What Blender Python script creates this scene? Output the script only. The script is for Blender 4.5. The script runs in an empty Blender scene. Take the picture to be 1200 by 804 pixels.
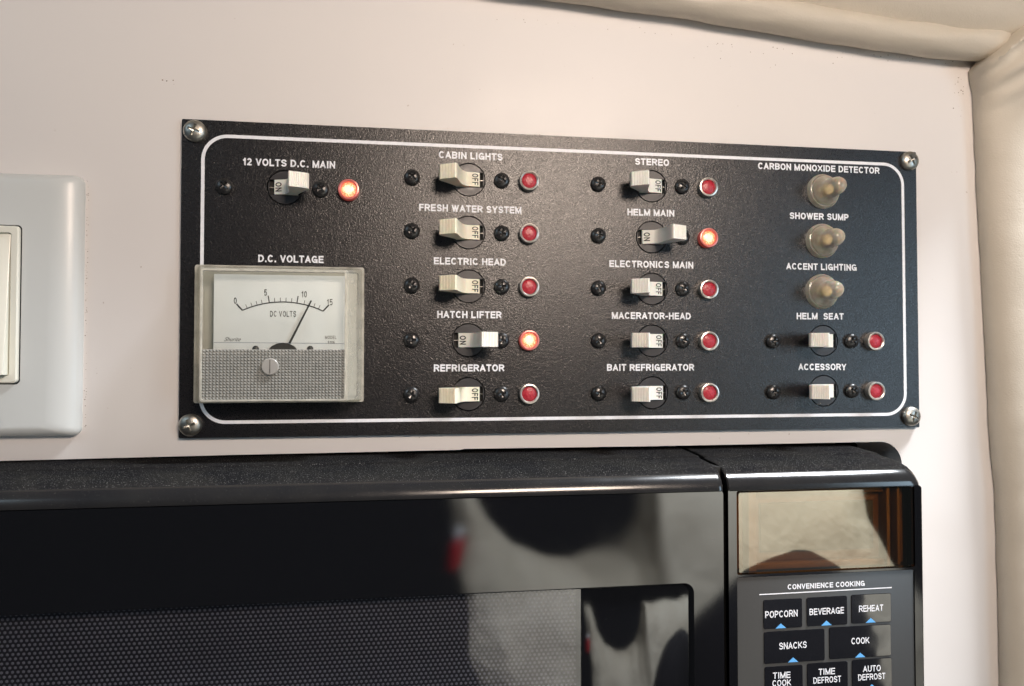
import bpy, bmesh, math, random
from mathutils import Vector, Matrix, noise
random.seed(7)
S = 0.001                       # everything below is written in millimetres: x right, z down, h out of the wall
sc = bpy.context.scene
col = sc.collection
def P(x, z, h=0.0): return Vector((x*S, -h*S, -z*S))

# ------------------------------------------------------------ camera
cd = bpy.data.cameras.new('camera'); cam = bpy.data.objects.new('camera', cd); col.objects.link(cam)
sc.camera = cam
cd.sensor_width = 36; cd.lens = 25.5; cd.clip_start = .01; cd.clip_end = 20
rx = Vector((.989592, -.143905, -.000073)); dn = Vector((.003278, .02305, -.999729)); fw = Vector((.143867, .989323, .023282))
M = Matrix((rx, -dn, -fw)).transposed().to_4x4()
M.translation = P(91.17, 98.56, 313.2)
cam.matrix_world = M

# ------------------------------------------------------------ light
w = bpy.data.worlds.new('World'); sc.world = w; w.use_nodes = True
bg = w.node_tree.nodes['Background']; bg.inputs[0].default_value = (.75, .86, 1, 1); bg.inputs[1].default_value = .03
def area(name, loc, target, sx, sy, power, colr, spread=180):
    l = bpy.data.lights.new(name, 'AREA'); l.shape = 'RECTANGLE'; l.size = sx; l.size_y = sy
    l.energy = power; l.color = colr; l.spread = math.radians(spread)
    o = bpy.data.objects.new(name, l); col.objects.link(o); o.location = loc
    o.rotation_euler = (Vector(target)-Vector(loc)).to_track_quat('-Z', 'Y').to_euler(); return o
area('side_window_light', (1.0, -.85, -.05), (.25, 0, -.06), .28, .45, 2.1, (.60, .82, 1))
area('hatch_light', (.25, -.56, .13), (.19, 0, .01), .19, .12, 2.8, (1, .81, .67))
area('left_window_light', (-.75, -.75, .45), (.1, 0, -.08), .35, .35, 1.5, (.66, .86, 1))
area('added_cushion_lamp', (.75, -.22, .75), (.55, -.95, -.45), .25, .25, 50.0, (.92, .96, 1))  # added lamp in place of sun, brightens the unseen cushion
sc.view_settings.view_transform = 'Standard'; sc.view_settings.look = 'None'
sc.view_settings.exposure = .1; sc.view_settings.gamma = 1
sc.render.engine = 'CYCLES'; sc.cycles.use_denoising = True; sc.cycles.max_bounces = 10; sc.cycles.transparent_max_bounces = 12
sc.cycles.caustics_reflective = False; sc.cycles.caustics_refractive = False

# ------------------------------------------------------------ materials
def mat(name, c, rough=.5, metal=0, spec=.5, bump=None, vary=None, specks=None, coat=0, trans=0, ior=1.5, sss=0, rvary=0, emis=None, rand=None):
    """bump=(scale per metre, distance m[, detail]); vary=(scale, colour2, amount); specks=(scale, colour, threshold)"""
    m = bpy.data.materials.new(name); m.use_nodes = True; nt = m.node_tree; N = nt.nodes; L = nt.links
    b = N['Principled BSDF']; b.inputs['Base Color'].default_value = (*c, 1); b.inputs['Roughness'].default_value = rough
    b.inputs['Metallic'].default_value = metal; b.inputs['Specular IOR Level'].default_value = spec
    b.inputs['Coat Weight'].default_value = coat; b.inputs['Transmission Weight'].default_value = trans; b.inputs['IOR'].default_value = ior
    if sss: b.inputs['Subsurface Weight'].default_value = sss; b.inputs['Subsurface Scale'].default_value = .003
    if emis: b.inputs['Emission Color'].default_value = (*emis[0], 1); b.inputs['Emission Strength'].default_value = emis[1]
    tc = N.new('ShaderNodeTexCoord')
    def noi(scale, detail=3, rough_=.6):
        n = N.new('ShaderNodeTexNoise'); n.inputs['Scale'].default_value = scale; n.inputs['Detail'].default_value = detail
        n.inputs['Roughness'].default_value = rough_; L.new(tc.outputs['Object'], n.inputs['Vector']); return n
    cur = None
    def mix(fac, a, c2):
        x = N.new('ShaderNodeMix'); x.data_type = 'RGBA'; L.new(fac, x.inputs[0])
        if a is None: x.inputs[6].default_value = (*c, 1)
        else: L.new(a, x.inputs[6])
        x.inputs[7].default_value = (*c2, 1); return x.outputs[2]
    if vary:
        n = noi(vary[0], 5); r = N.new('ShaderNodeMapRange'); r.inputs[1].default_value = .35; r.inputs[2].default_value = .7; r.inputs[4].default_value = vary[2]
        L.new(n.outputs[0], r.inputs[0]); cur = mix(r.outputs[0], cur, vary[1])
    if specks:
        n = noi(specks[0], 2, .5); r = N.new('ShaderNodeMapRange'); r.inputs[1].default_value = specks[2]; r.inputs[2].default_value = specks[2]+.03
        L.new(n.outputs[0], r.inputs[0])
        if len(specks) > 3:
            n2 = noi(specks[3], 2); r2 = N.new('ShaderNodeMapRange'); r2.inputs[1].default_value = .5; r2.inputs[2].default_value = .7
            L.new(n2.outputs[0], r2.inputs[0]); mm = N.new('ShaderNodeMath'); mm.operation = 'MULTIPLY'; L.new(r.outputs[0], mm.inputs[0]); L.new(r2.outputs[0], mm.inputs[1]); f = mm.outputs[0]
        else: f = r.outputs[0]
        cur = mix(f, cur, specks[1])
    if rand:
        oi = N.new('ShaderNodeObjectInfo'); q_ = N.new('ShaderNodeMath'); q_.operation = 'MULTIPLY'; q_.inputs[1].default_value = .7; L.new(oi.outputs['Random'], q_.inputs[0]); cur = mix(q_.outputs[0], cur, rand)
    if cur is not None: L.new(cur, b.inputs['Base Color'])
    if rvary:
        n = noi(rvary[0], 4); r = N.new('ShaderNodeMapRange'); r.inputs[1].default_value = .3; r.inputs[2].default_value = .7
        r.inputs[3].default_value = rough; r.inputs[4].default_value = rvary[1]; L.new(n.outputs[0], r.inputs[0]); L.new(r.outputs[0], b.inputs['Roughness'])
    if bump:
        last = None
        for bb in (bump if isinstance(bump, list) else [bump]):
            n = noi(bb[0], bb[2] if len(bb) > 2 else 2); bu = N.new('ShaderNodeBump'); bu.inputs['Distance'].default_value = bb[1]
            bu.inputs['Strength'].default_value = 1; L.new(n.outputs[0], bu.inputs['Height'])
            if last: L.new(last.outputs[0], bu.inputs['Normal'])
            last = bu
        L.new(last.outputs[0], b.inputs['Normal'])
    return m
def see_through(m, amount, tint=(1, 1, 1), rim=0):
    """lets part of the light through a thin clear plastic or glass wall"""
    nt = m.node_tree; N = nt.nodes; L = nt.links; out = N['Material Output']; b = N['Principled BSDF']
    t = N.new('ShaderNodeBsdfTransparent'); t.inputs[0].default_value = (*tint, 1)
    x = N.new('ShaderNodeMixShader'); x.inputs[0].default_value = amount
    if rim:                                     # walls seen edge-on look milkier than walls seen face-on
        lw = N.new('ShaderNodeLayerWeight'); lw.inputs['Blend'].default_value = .5; q = N.new('ShaderNodeMapRange'); q.inputs[1].default_value = .15; q.inputs[2].default_value = .85
        q.inputs[3].default_value = amount; q.inputs[4].default_value = amount*rim; L.new(lw.outputs['Facing'], q.inputs[0]); L.new(q.outputs[0], x.inputs[0])
    L.new(b.outputs[0], x.inputs[1]); L.new(t.outputs[0], x.inputs[2]); L.new(x.outputs[0], out.inputs[0]); return m
def clear(name, tint, rough=.03, ior=1.5, bump=None, sheen=(1, 1, 1)):
    m = bpy.data.materials.new(name); m.use_nodes = True; nt = m.node_tree; N = nt.nodes; L = nt.links
    N.remove(N['Principled BSDF']); out = N['Material Output']
    t = N.new('ShaderNodeBsdfTransparent'); t.inputs[0].default_value = (*tint, 1)
    g = N.new('ShaderNodeBsdfGlossy'); g.inputs['Roughness'].default_value = rough; g.inputs['Color'].default_value = (*sheen, 1)
    f = N.new('ShaderNodeLayerWeight'); f.inputs['Blend'].default_value = .5; f0 = ((ior-1)/(ior+1))**2
    p5 = N.new('ShaderNodeMath'); p5.operation = 'POWER'; p5.inputs[1].default_value = 5; L.new(f.outputs['Facing'], p5.inputs[0])
    ff = N.new('ShaderNodeMath'); ff.operation = 'MULTIPLY_ADD'; L.new(p5.outputs[0], ff.inputs[0]); ff.inputs[1].default_value = 1-f0; ff.inputs[2].default_value = f0
    x = N.new('ShaderNodeMixShader'); L.new(ff.outputs[0], x.inputs[0]); L.new(t.outputs[0], x.inputs[1]); L.new(g.outputs[0], x.inputs[2]); L.new(x.outputs[0], out.inputs[0])
    if bump:
        tc = N.new('ShaderNodeTexCoord'); n = N.new('ShaderNodeTexNoise'); n.inputs['Scale'].default_value = bump[0]; L.new(tc.outputs['Object'], n.inputs['Vector'])
        bu = N.new('ShaderNodeBump'); bu.inputs['Distance'].default_value = bump[1]; L.new(n.outputs[0], bu.inputs['Height']); L.new(bu.outputs[0], g.inputs['Normal'])
    return m
M_wall = mat('cream_gelcoat', (.74, .71, .69), .38, bump=[(12, .0008), (900, .00001)], vary=(9, (.70, .675, .67), .5), specks=(420, (.30, .22, .17), .735, 14), rvary=(30, .5))
M_vinyl = mat('cream_vinyl', (.56, .51, .43), .5, bump=[(1500, .00018, 3), (300, .00010), (35, .0005)], vary=(25, (.50, .455, .38), .5), rvary=(200, .62))
M_cush = mat('cushion_vinyl', (.78, .72, .60), .6, bump=[(240, .0007, 4), (18, .012, 3)], vary=(6, (.55, .48, .38), .8))
M_plate = mat('black_textured_panel', (.008, .008, .010), .22, spec=.6, bump=[(1900, .00013, 1)], specks=(900, (.16, .15, .14), .76, 30), rvary=(3200, .36))
M_disc = mat('black_smooth_plastic', (.030, .030, .034), .28, bump=(900, .00002), rvary=(300, .5))
M_well = mat('black_recess', (.006, .006, .006), .7, vary=(500, (.012, .012, .012), .6))
M_white = mat('white_print', (.88, .90, .95), .5, vary=(700, (.66, .68, .74), .5))
M_lever = mat('ivory_plastic', (.92, .88, .74), .32, bump=(1200, .00002), vary=(180, (.78, .72, .56), .6), sss=.15, rand=(.80, .74, .57))
M_lever2 = mat('white_plastic_lever', (.92, .92, .88), .32, bump=(1200, .00002), vary=(180, (.80, .79, .72), .6), sss=.15, rand=(.84, .82, .75))
M_ink = mat('black_ink', (.02, .02, .022), .7, spec=.2, vary=(1500, (.10, .10, .10), .5))
M_scr = mat('black_screw_metal', (.016, .016, .017), .22, spec=.8, bump=(1100, .00003), rvary=(400, .4))
M_steel = mat('stainless_steel', (.52, .52, .49), .3, 1, bump=(900, .00005), vary=(350, (.25, .22, .17), .7), rvary=(300, .5))
M_bezel = mat('chrome_bezel', (.72, .70, .66), .28, .75, vary=(300, (.55, .47, .40), .6))
M_red = mat('red_lens', (.40, .012, .03), .32, spec=.5, bump=(900, .0002), vary=(900, (.52, .05, .07), .8))
M_bezel_glow = mat('bezel_painted_glow', (.62, .22, .20), .3, .4, emis=((1, .08, .06), .12))  # chrome bezel copy; lens glow put in as red colour and emission
M_boot = see_through(mat('yellowed_clear_rubber', (.95, .90, .77), .16, spec=.8, bump=(500, .0001), vary=(220, (.62, .54, .40), .8), coat=1, sss=.3), .68, (.97, .94, .84), .35)
M_toggle = mat('cream_toggle', (.95, .80, .52), .4, vary=(400, (.70, .50, .28), .6))
M_case = see_through(mat('aged_clear_plastic', (.70, .68, .61), .12, spec=.8, bump=(200, .0001), vary=(120, (.50, .49, .44), .8)), .6, (.93, .93, .87))
M_rim = see_through(mat('aged_plastic_edge', (.74, .72, .64), .15, vary=(200, (.36, .35, .30), .8)), .3)
M_dial = mat('white_dial', (.90, .92, .93), .55, vary=(60, (.74, .77, .78), .5))
M_cover = clear('clear_dial_window', (.97, .98, .97), .06, 1.45)
M_prism = see_through(mat('ribbed_clear_plastic', (.36, .36, .34), .16, spec=.9, vary=(300, (.28, .28, .26), .6), coat=.5), .25, (.8, .8, .78))
M_needle = mat('dark_needle', (.05, .048, .045), .4, vary=(600, (.03, .03, .03), .5))
M_switch = mat('white_switch_plastic', (.62, .65, .65), .28, bump=(90, .0001), vary=(15, (.60, .62, .62), .5), rvary=(60, .36))
M_rocker = mat('ivory_switch_plastic', (.78, .78, .70), .3, bump=(90, .0001), vary=(30, (.72, .72, .64), .6))
M_gloss = mat('black_gloss_plastic', (.004, .004, .005), .035, spec=1, ior=1.6, bump=[(14, .0010, 1), (2500, .000003)], specks=(700, (.14, .14, .15), .765, 25), rvary=(60, .06))
M_dusty = mat('dusty_black_plastic', (.010, .010, .011), .6, spec=.0, bump=[(2200, .0002)], specks=(2600, (.13, .125, .12), .64), vary=(60, (.022, .021, .019), .6), rvary=(150, .6))
M_lip = mat('worn_gloss_plastic', (.012, .012, .013), .13, spec=.7, bump=[(20, .0003)], specks=(2600, (.10, .10, .09), .72), vary=(50, (.02, .019, .018), .6), rvary=(40, .2))
M_mesh = mat('grey_perforated_metal', (.045, .045, .05), .4, .2, vary=(20, (.03, .03, .034), .5))
M_dot = mat('grey_mesh_dot', (.42, .42, .45), .35, .3, vary=(30, (.25, .25, .27), .6))
M_glass = clear('door_glass', (.80, .80, .83), .03, 1.75, (14, .0008))
M_amber = clear('amber_display_window', (.80, .54, .24), .03, 2.9, (14, .0006), (1, .93, .78))
M_memb = mat('charcoal_keypad', (.045, .045, .045), .36, spec=.6, bump=(1200, .00002), specks=(800, (.4, .4, .4), .78, 30))
M_key = mat('glossy_black_key', (.006, .006, .008), .05, spec=1, ior=1.8, bump=(30, .0003), specks=(800, (.25, .25, .25), .77, 30))
M_blue = mat('blue_print', (.12, .42, .85), .5, vary=(900, (.16, .47, .86), .5))
M_dirt = mat('brown_grime', (.20, .13, .08), .9, vary=(900, (.10, .07, .05), .8))
M_crumb = mat('pale_dust', (.42, .40, .37), .9, vary=(900, (.3, .28, .26), .8))
M_redplastic = mat('red_plastic', (.55, .02, .03), .4, vary=(60, (.42, .015, .025), .6))
M_shirt = mat('dark_navy_cloth', (.010, .011, .015), .9, bump=(400, .0008), vary=(40, (.016, .016, .02), .6))
def lit_lens():
    m = bpy.data.materials.new('glowing_red_lens'); m.use_nodes = True; nt = m.node_tree; N = nt.nodes; L = nt.links; b = N['Principled BSDF']
    tc = N.new('ShaderNodeTexCoord'); ln = N.new('ShaderNodeVectorMath'); ln.operation = 'LENGTH'; L.new(tc.outputs['Object'], ln.inputs[0])
    v = N.new('ShaderNodeTexVoronoi'); v.inputs['Scale'].default_value = 1500; L.new(tc.outputs['Object'], v.inputs['Vector'])
    a = N.new('ShaderNodeMath'); a.operation = 'MULTIPLY_ADD'; L.new(v.outputs['Distance'], a.inputs[0]); a.inputs[1].default_value = .0022; L.new(ln.outputs['Value'], a.inputs[2])
    r = N.new('ShaderNodeValToRGB'); sc_ = N.new('ShaderNodeMath'); sc_.operation = 'DIVIDE'; L.new(a.outputs[0], sc_.inputs[0]); sc_.inputs[1].default_value = .0062
    L.new(sc_.outputs[0], r.inputs[0]); e = r.color_ramp.elements; e[0].position = .40; e[0].color = (1, .86, .50, 1); e[1].position = .85; e[1].color = (.62, .03, .04, 1)
    x = e.new(.60); x.color = (1, .30, .12, 1)
    L.new(r.outputs[0], b.inputs['Emission Color']); b.inputs['Emission Strength'].default_value = 1.5; b.inputs['Base Color'].default_value = (.5, .05, .03, 1); b.inputs['Roughness'].default_value = .2
    return m
M_lit = lit_lens()

# ------------------------------------------------------------ object helpers
WL = {}                                      # world place of every object, so that children can be set relative to their parent
def link(name, data, m, loc, parent=None, smooth=False, kind=None, label=None):
    o = bpy.data.objects.new(name, data); col.objects.link(o); loc = Vector(loc); WL[o] = loc
    o.location = loc - (WL[parent] if parent else Vector((0, 0, 0))); o.parent = parent
    if m is not None and data is not None and not data.materials: data.materials.append(m)
    if kind: o['kind'] = kind
    if label: o['label'] = label
    return o
def done(bm, smooth=False, angle=40):
    bmesh.ops.remove_doubles(bm, verts=bm.verts, dist=1e-7)
    bmesh.ops.recalc_face_normals(bm, faces=bm.faces)
    me = bpy.data.meshes.new('shape'); 
    for f in bm.faces: f.smooth = smooth
    bm.to_mesh(me); bm.free()
    if smooth: me.set_sharp_from_angle(angle=math.radians(angle))
    return me
def thing(name, label, cat, loc, group=None):
    o = link(name, None, None, loc); o['label'] = label; o['category'] = cat
    if group: o['group'] = group
    return o
def bevel(bm, wd, seg=2):
    bmesh.ops.bevel(bm, geom=bm.edges[:], offset=wd*S, segments=seg, affect='EDGES', profile=.6)
def box_me(x0, x1, z0, z1, h0, h1, bev=0, seg=2):
    bm = bmesh.new(); bmesh.ops.create_cube(bm, size=1)
    for v in bm.verts: v.co = P(x0+(v.co.x+.5)*(x1-x0), z0+(.5-v.co.z)*(z1-z0), h0+(.5-v.co.y)*(h1-h0))
    if bev: bevel(bm, bev, seg)
    return done(bm, bool(bev), 50)
def loops_me(loops, cap0=False, cap1=True, smooth=True, angle=40):
    """skin a stack of closed loops"""
    bm = bmesh.new(); R = [[bm.verts.new(p) for p in l] for l in loops]; n = len(R[0])
    for a, b in zip(R, R[1:]):
        for i in range(n): bm.faces.new((a[i], a[(i+1) % n], b[(i+1) % n], b[i]))
    if cap0: bm.faces.new(R[0])
    if cap1: bm.faces.new(R[-1])
    return done(bm, smooth, angle)
def lathe_me(prof, n=40, angle=35):
    bm = bmesh.new(); R = []
    for r, h in prof:
        R.append([bm.verts.new(P(r*math.cos(2*math.pi*i/n), r*math.sin(2*math.pi*i/n), h)) for i in range(n)] if r > 0 else [bm.verts.new(P(0, 0, h))])
    for a, b in zip(R, R[1:]):
        for i in range(n):
            if len(b) == 1: bm.faces.new((a[i], a[(i+1) % n], b[0]))
            elif len(a) == 1: bm.faces.new((a[0], b[(i+1) % n], b[i]))
            else: bm.faces.new((a[i], a[(i+1) % n], b[(i+1) % n], b[i]))
    return done(bm, True, angle)
def rrect(x0, x1, z0, z1, r, h, seg=6):
    pts = []
    rr = r if isinstance(r, (tuple, list)) else (r, r, r, r)      # tl, tr, br, bl
    for (cx, cz, a0, q) in ((x0+rr[0], z0+rr[0], 180, rr[0]), (x1-rr[1], z0+rr[1], 270, rr[1]), (x1-rr[2], z1-rr[2], 0, rr[2]), (x0+rr[3], z1-rr[3], 90, rr[3])):
        for i in range(seg+1):
            a = math.radians(a0+90*i/seg); pts.append(P(cx+q*math.cos(a), cz+q*math.sin(a), h))
    return pts
def fill_me(outer, holes, wall_h=None):
    """flat face with holes; wall_h: depth vector to extrude the edges backwards"""
    bm = bmesh.new(); es = []; rings = []
    for l in [outer]+holes:
        vs = [bm.verts.new(p) for p in l]; rings.append(vs)
        for i in range(len(vs)): es.append(bm.edges.new((vs[i], vs[(i+1) % len(vs)])))
    bmesh.ops.triangle_fill(bm, edges=es, use_beauty=True, use_dissolve=False)
    if wall_h:
        for vs in rings:
            bk = [bm.verts.new(v.co+Vector((0, wall_h*S, 0))) for v in vs]
            for i in range(len(vs)): j = (i+1) % len(vs); bm.faces.new((vs[i], vs[j], bk[j], bk[i]))
    return done(bm)
def circle(x, z, r, h, n=40): return [P(x+r*math.cos(2*math.pi*i/n), z+r*math.sin(2*math.pi*i/n), h) for i in range(n)]
def extrude_me(poly, axis_len, smooth=True, angle=25):
    """poly of (x, h), extruded along z"""
    bm = bmesh.new(); a = [bm.verts.new(P(x, -axis_len/2, h)) for x, h in poly]; b = [bm.verts.new(P(x, axis_len/2, h)) for x, h in poly]
    n = len(poly)
    for i in range(n): bm.faces.new((a[i], a[(i+1) % n], b[(i+1) % n], b[i]))
    for l in (a, b): bmesh.ops.triangle_fill(bm, edges=[bm.edges.get((l[i], l[(i+1) % n])) for i in range(n)], use_beauty=True)
    return done(bm, smooth, angle)
def text_me(s, wid, cap, bold=0, shear=0, space=1, rot=0, lean=0):
    """lettering centred on its place, cap height and total width in mm"""
    c = bpy.data.curves.new('t', 'FONT'); c.body = s; c.size = 1; c.offset = bold; c.shear = shear; c.space_character = space; c.resolution_u = 3
    c.space_line = .95; c.align_x = 'CENTER'; c.extrude = 0
    o = bpy.data.objects.new('t', c); col.objects.link(o); dg = bpy.context.evaluated_depsgraph_get()
    me = bpy.data.meshes.new_from_object(o.evaluated_get(dg)); bpy.data.objects.remove(o); bpy.data.curves.remove(c)
    xs = [v.co.x for v in me.vertices]; ys = [v.co.y for v in me.vertices]
    cx, cy = (max(xs)+min(xs))/2, (max(ys)+min(ys))/2; fx = wid/(max(xs)-min(xs)); fy = cap/(max(ys)-min(ys))
    for v in me.vertices:
        x = (v.co.x-cx)*fx; y = (v.co.y-cy)*fy
        if rot: x, y = y, -x                          # reads downwards
        v.co = P(x, -y, lean*x)
    me.update(); me.materials.clear(); return me
def _arc(cx, cy, rx_, ry, a0, a1, n=10): return [(cx+rx_*math.cos(math.radians(a0+(a1-a0)*i/n)), cy+ry*math.sin(math.radians(a0+(a1-a0)*i/n))) for i in range(n+1)]
_bowl = lambda y0, y1, x0=.45: [(0, y1), (x0, y1)]+_arc(x0, (y0+y1)/2, 1-x0, (y1-y0)/2, 90, -90)+[(x0, y0), (0, y0)]
_S = [(.98, .72)]+_arc(.5, .76, .46, .24, 12, 180, 9)+_arc(.5, .74, .46, .22, 190, 235, 3)+[(.5, .5)]+_arc(.52, .25, .48, .25, 55, 0, 4)+_arc(.5, .25, .5, .25, 0, -170, 9)
# grotesque capitals drawn as centre lines in a unit box: width, strokes
GLY = {'A': (.70, [[(0, 0), (.5, 1)], [(1, 0), (.5, 1)], [(.2, .30), (.8, .30)]]), 'B': (.66, [[(0, 0), (0, 1)], _bowl(.53, 1, .5), _bowl(0, .53, .5)]),
 'C': (.70, [_arc(.5, .5, .5, .5, 38, 322, 22)]), 'D': (.68, [[(0, 0), (0, 1)], _bowl(0, 1, .38)]), 'E': (.60, [[(0, 0), (0, 1)], [(0, 1), (1, 1)], [(0, .52), (.93, .52)], [(0, 0), (1, 0)]]),
 'F': (.56, [[(0, 0), (0, 1)], [(0, 1), (1, 1)], [(0, .50), (.9, .50)]]), 'G': (.74, [_arc(.5, .5, .5, .5, 38, 345, 24), [(.55, .42), (1, .42)], [(1, .42), (1, 0)]]),
 'H': (.66, [[(0, 0), (0, 1)], [(1, 0), (1, 1)], [(0, .52), (1, .52)]]), 'I': (.18, [[(.5, 0), (.5, 1)]]), 'K': (.68, [[(0, 0), (0, 1)], [(0, .32), (.95, 1)], [(.32, .54), (1, 0)]]),
 'L': (.54, [[(0, 0), (0, 1)], [(0, 0), (1, 0)]]), 'M': (.80, [[(0, 0), (0, 1)], [(1, 0), (1, 1)], [(0, 1), (.5, .02)], [(1, 1), (.5, .02)]]), 'N': (.66, [[(0, 0), (0, 1)], [(1, 0), (1, 1)], [(.02, 1), (.98, 0)]]),
 'O': (.74, [_arc(.5, .5, .5, .5, 90, 450, 28)]), 'P': (.62, [[(0, 0), (0, 1)], _bowl(.44, 1, .5)]), 'R': (.67, [[(0, 0), (0, 1)], _bowl(.48, 1, .5), [(.55, .48), (.98, 0)]]),
 'S': (.64, [_S]), 'T': (.60, [[(.5, 0), (.5, 1)], [(0, 1), (1, 1)]]), 'U': (.66, [[(0, 1), (0, .35)]+_arc(.5, .35, .5, .35, 180, 360, 12)+[(1, .35), (1, 1)]]),
 'V': (.66, [[(0, 1), (.5, 0)], [(1, 1), (.5, 0)]]), 'W': (.94, [[(0, 1), (.27, 0)], [(.5, 1), (.27, 0)], [(.5, 1), (.73, 0)], [(1, 1), (.73, 0)]]), 'X': (.68, [[(0, 0), (1, 1)], [(0, 1), (1, 0)]]),
 'Y': (.66, [[(.5, 0), (.5, .44)], [(0, 1), (.5, .42)], [(1, 1), (.5, .42)]]), '.': (.16, [[(.5, -.02), (.5, .03)]]), '-': (.32, [[(0, .38), (1, .38)]]), ' ': (.26, []),
 '0': (.52, [_arc(.5, .5, .5, .5, 90, 450, 24)]), '1': (.32, [[(.8, 0), (.8, 1)], [(.05, .76), (.75, .92)]]), '2': (.54, [_arc(.5, .72, .48, .28, 170, -25, 12)+[(.02, 0)], [(0, 0), (1, 0)]]),
 '5': (.54, [[(.12, 1), (.95, 1)], [(.12, 1), (.04, .5)], [(.04, .5)]+_arc(.5, .32, .5, .32, 120, -150, 14)]), '6': (.54, [_arc(.5, .3, .5, .3, 0, 360, 20), [(0, .3)]+_arc(.55, .6, .55, .4, 180, 60, 8)]), '8': (.54, [_arc(.5, .76, .44, .24, 0, 360, 18), _arc(.5, .27, .5, .27, 0, 360, 18)])}
def sign_me(s, wid, cap, t=.19, gap=.115, rot=0, lean=0, shear=0):
    """solid sign-painter capitals; t is the stroke as a share of the cap height"""
    quads = []; x = 0
    for ch in s:
        w_, st = GLY[ch]; w_ = w_+t*.55
        for k, path in enumerate(st):
            pts = [Vector((x+t/2+(w_-t)*a, t/2+(1-t)*b)) for a, b in path]; closed = (pts[0]-pts[-1]).length < 1e-4; n = len(pts); rib = []
            for i in range(n):
                a, b = pts[max(i-1, 0)], pts[min(i+1, n-1)]
                if closed and i in (0, n-1): a, b = pts[-2], pts[1]
                d = (b-a).normalized(); nn = Vector((-d.y, d.x))*t/2; p = pts[i].copy()
                if not closed and i == 0: p -= d*t/2 if abs(d.x*d.y) < .05 or n > 4 and 0 else d*t*.5*(1 if n == 2 else 0)
                if not closed and i == n-1: p += d*t*.5*(1 if n == 2 or abs(d.x*d.y) < .05 and n < 4 else 0)
                if not closed and n > 4 and ch == 'U' and i in (0, n-1): p.y = 1
                rib.append((p+nn, p-nn))
            for u, v in zip(rib, rib[1:]): quads.append((k, [u[0], u[1], v[1], v[0]]))
        x += w_+gap*(1 if ch != ' ' else .4)
    x -= gap; bm = bmesh.new(); fx = wid/x
    for k, q in quads:
        vs = []
        for p in q:
            py = min(1, max(0, p.y)); X = (p.x-x/2)*fx+shear*(py-.5)*cap; Y = (py-.5)*cap
            if rot: X, Y = Y, -X
            vs.append(bm.verts.new(P(X, -Y, k*.005+lean*X)))
        try: bm.faces.new(vs)
        except ValueError: pass
    bmesh.ops.recalc_face_normals(bm, faces=bm.faces)
    me = bpy.data.meshes.new('letters'); bm.to_mesh(me); bm.free(); return me
def ribbon_me(pts, wd, h):
    """flat printed line along pts (x, z)"""
    bm = bmesh.new(); a = []; n = len(pts)
    for i in range(n):
        p, q = pts[max(i-1, 0)], pts[min(i+1, n-1)]; t = Vector((q[0]-p[0], q[1]-p[1])).normalized(); nn = Vector((-t.y, t.x))*wd/2
        a.append((bm.verts.new(P(pts[i][0]+nn.x, pts[i][1]+nn.y, h)), bm.verts.new(P(pts[i][0]-nn.x, pts[i][1]-nn.y, h))))
    for u, v in zip(a, a[1:]): bm.faces.new((u[0], u[1], v[1], v[0]))
    return done(bm)
def screw_me(R, h0, dome, cross, cw, depth):
    bm = bmesh.new(); nr, na = 16, 72; rings = []
    for j in range(nr+1):
        r = R*math.sin(math.pi/2*j/nr); ring = []
        for i in range(na):
            a = 2*math.pi*i/na; x, z = r*math.cos(a), r*math.sin(a); h = h0+dome*math.sqrt(max(0, 1-(r/R)**2.2))
            if (abs(x) < cw and abs(z) < cross) or (abs(z) < cw and abs(x) < cross): h -= depth*(1-.55*r/cross)
            ring.append(bm.verts.new(P(x, z, h)))
        rings.append(ring)
    base = [bm.verts.new(P(R*math.cos(2*math.pi*i/na), R*math.sin(2*math.pi*i/na), h0-.8)) for i in range(na)]
    for a, b in zip(rings, rings[1:]+[base]):
        for i in range(na): bm.faces.new((a[i], a[(i+1) % na], b[(i+1) % na], b[i]))
    return done(bm, True, 38)

# ------------------------------------------------------------ the wall
O = P(0, 0, 0)
# opening for the oven: z > 137, x < 322.5, with a rounded corner
outer = [P(-260, -160, 0), P(420, -160, 0), P(420, 330, 0), P(322.5, 330, 0)]
outer += [P(322.5-11+11*math.cos(math.radians(a)), 148-11*math.sin(math.radians(a)), 0) for a in range(0, 91, 9)]
outer += [P(200, 137.2, 0), P(116, 136.9, 0), P(114, 137.3, 0), P(20, 137.7, 0), P(-67, 138.4, 0), P(-260, 139, 0)]
wall = link('wall', fill_me(outer, [], 32), M_wall, O, kind='structure')
# dark cavity behind the opening, cream on its right return
link('oven_recess', loops_me([[P(-260, 134, 9), P(326, 134, 9)] and rrect(-262, 326, 133, 332, 10, -32), rrect(-262, 326, 133, 332, 10, -180)], smooth=False), M_well, O, wall)

def flecks_me(spots, base):
    """tiny irregular crumbs lying on a surface: (x, z, size, lift)"""
    bm = bmesh.new()
    for x, z, r, h in spots:
        n = random.randint(4, 6); ph = random.random()*6
        ring = [bm.verts.new(P(x+r*random.uniform(.6, 1.2)*math.cos(ph+k*6.283/n), z+r*random.uniform(.5, 1.1)*math.sin(ph+k*6.283/n), h)-base) for k in range(n)]
        top = bm.verts.new(P(x, z, h+r*.5)-base)
        for k in range(n): bm.faces.new((ring[k], ring[(k+1) % n], top))
    me = bpy.data.meshes.new('flecks'); bm.to_mesh(me); bm.free(); return me
R_ = random.random
sp_ = [(-8.5, -16.5, .35, .01), (-6.8, -16.2, .28, .01), (-4.3, -16.6, .3, .01), (-4.0, -15.0, .15, .01)]
sp_ += [(-36.9+R_()*.9, 26+R_()*100, .08+.16*R_(), .01) for _ in range(70)]
sp_ += [(110+R_()*40, -.2-R_()*1.2, .08+.2*R_(), .01) for _ in range(16)]
sp_ += [(225+R_()*135, -47+R_()*R_()*9, .1+.22*R_(), .01) for _ in range(40)]
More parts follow.
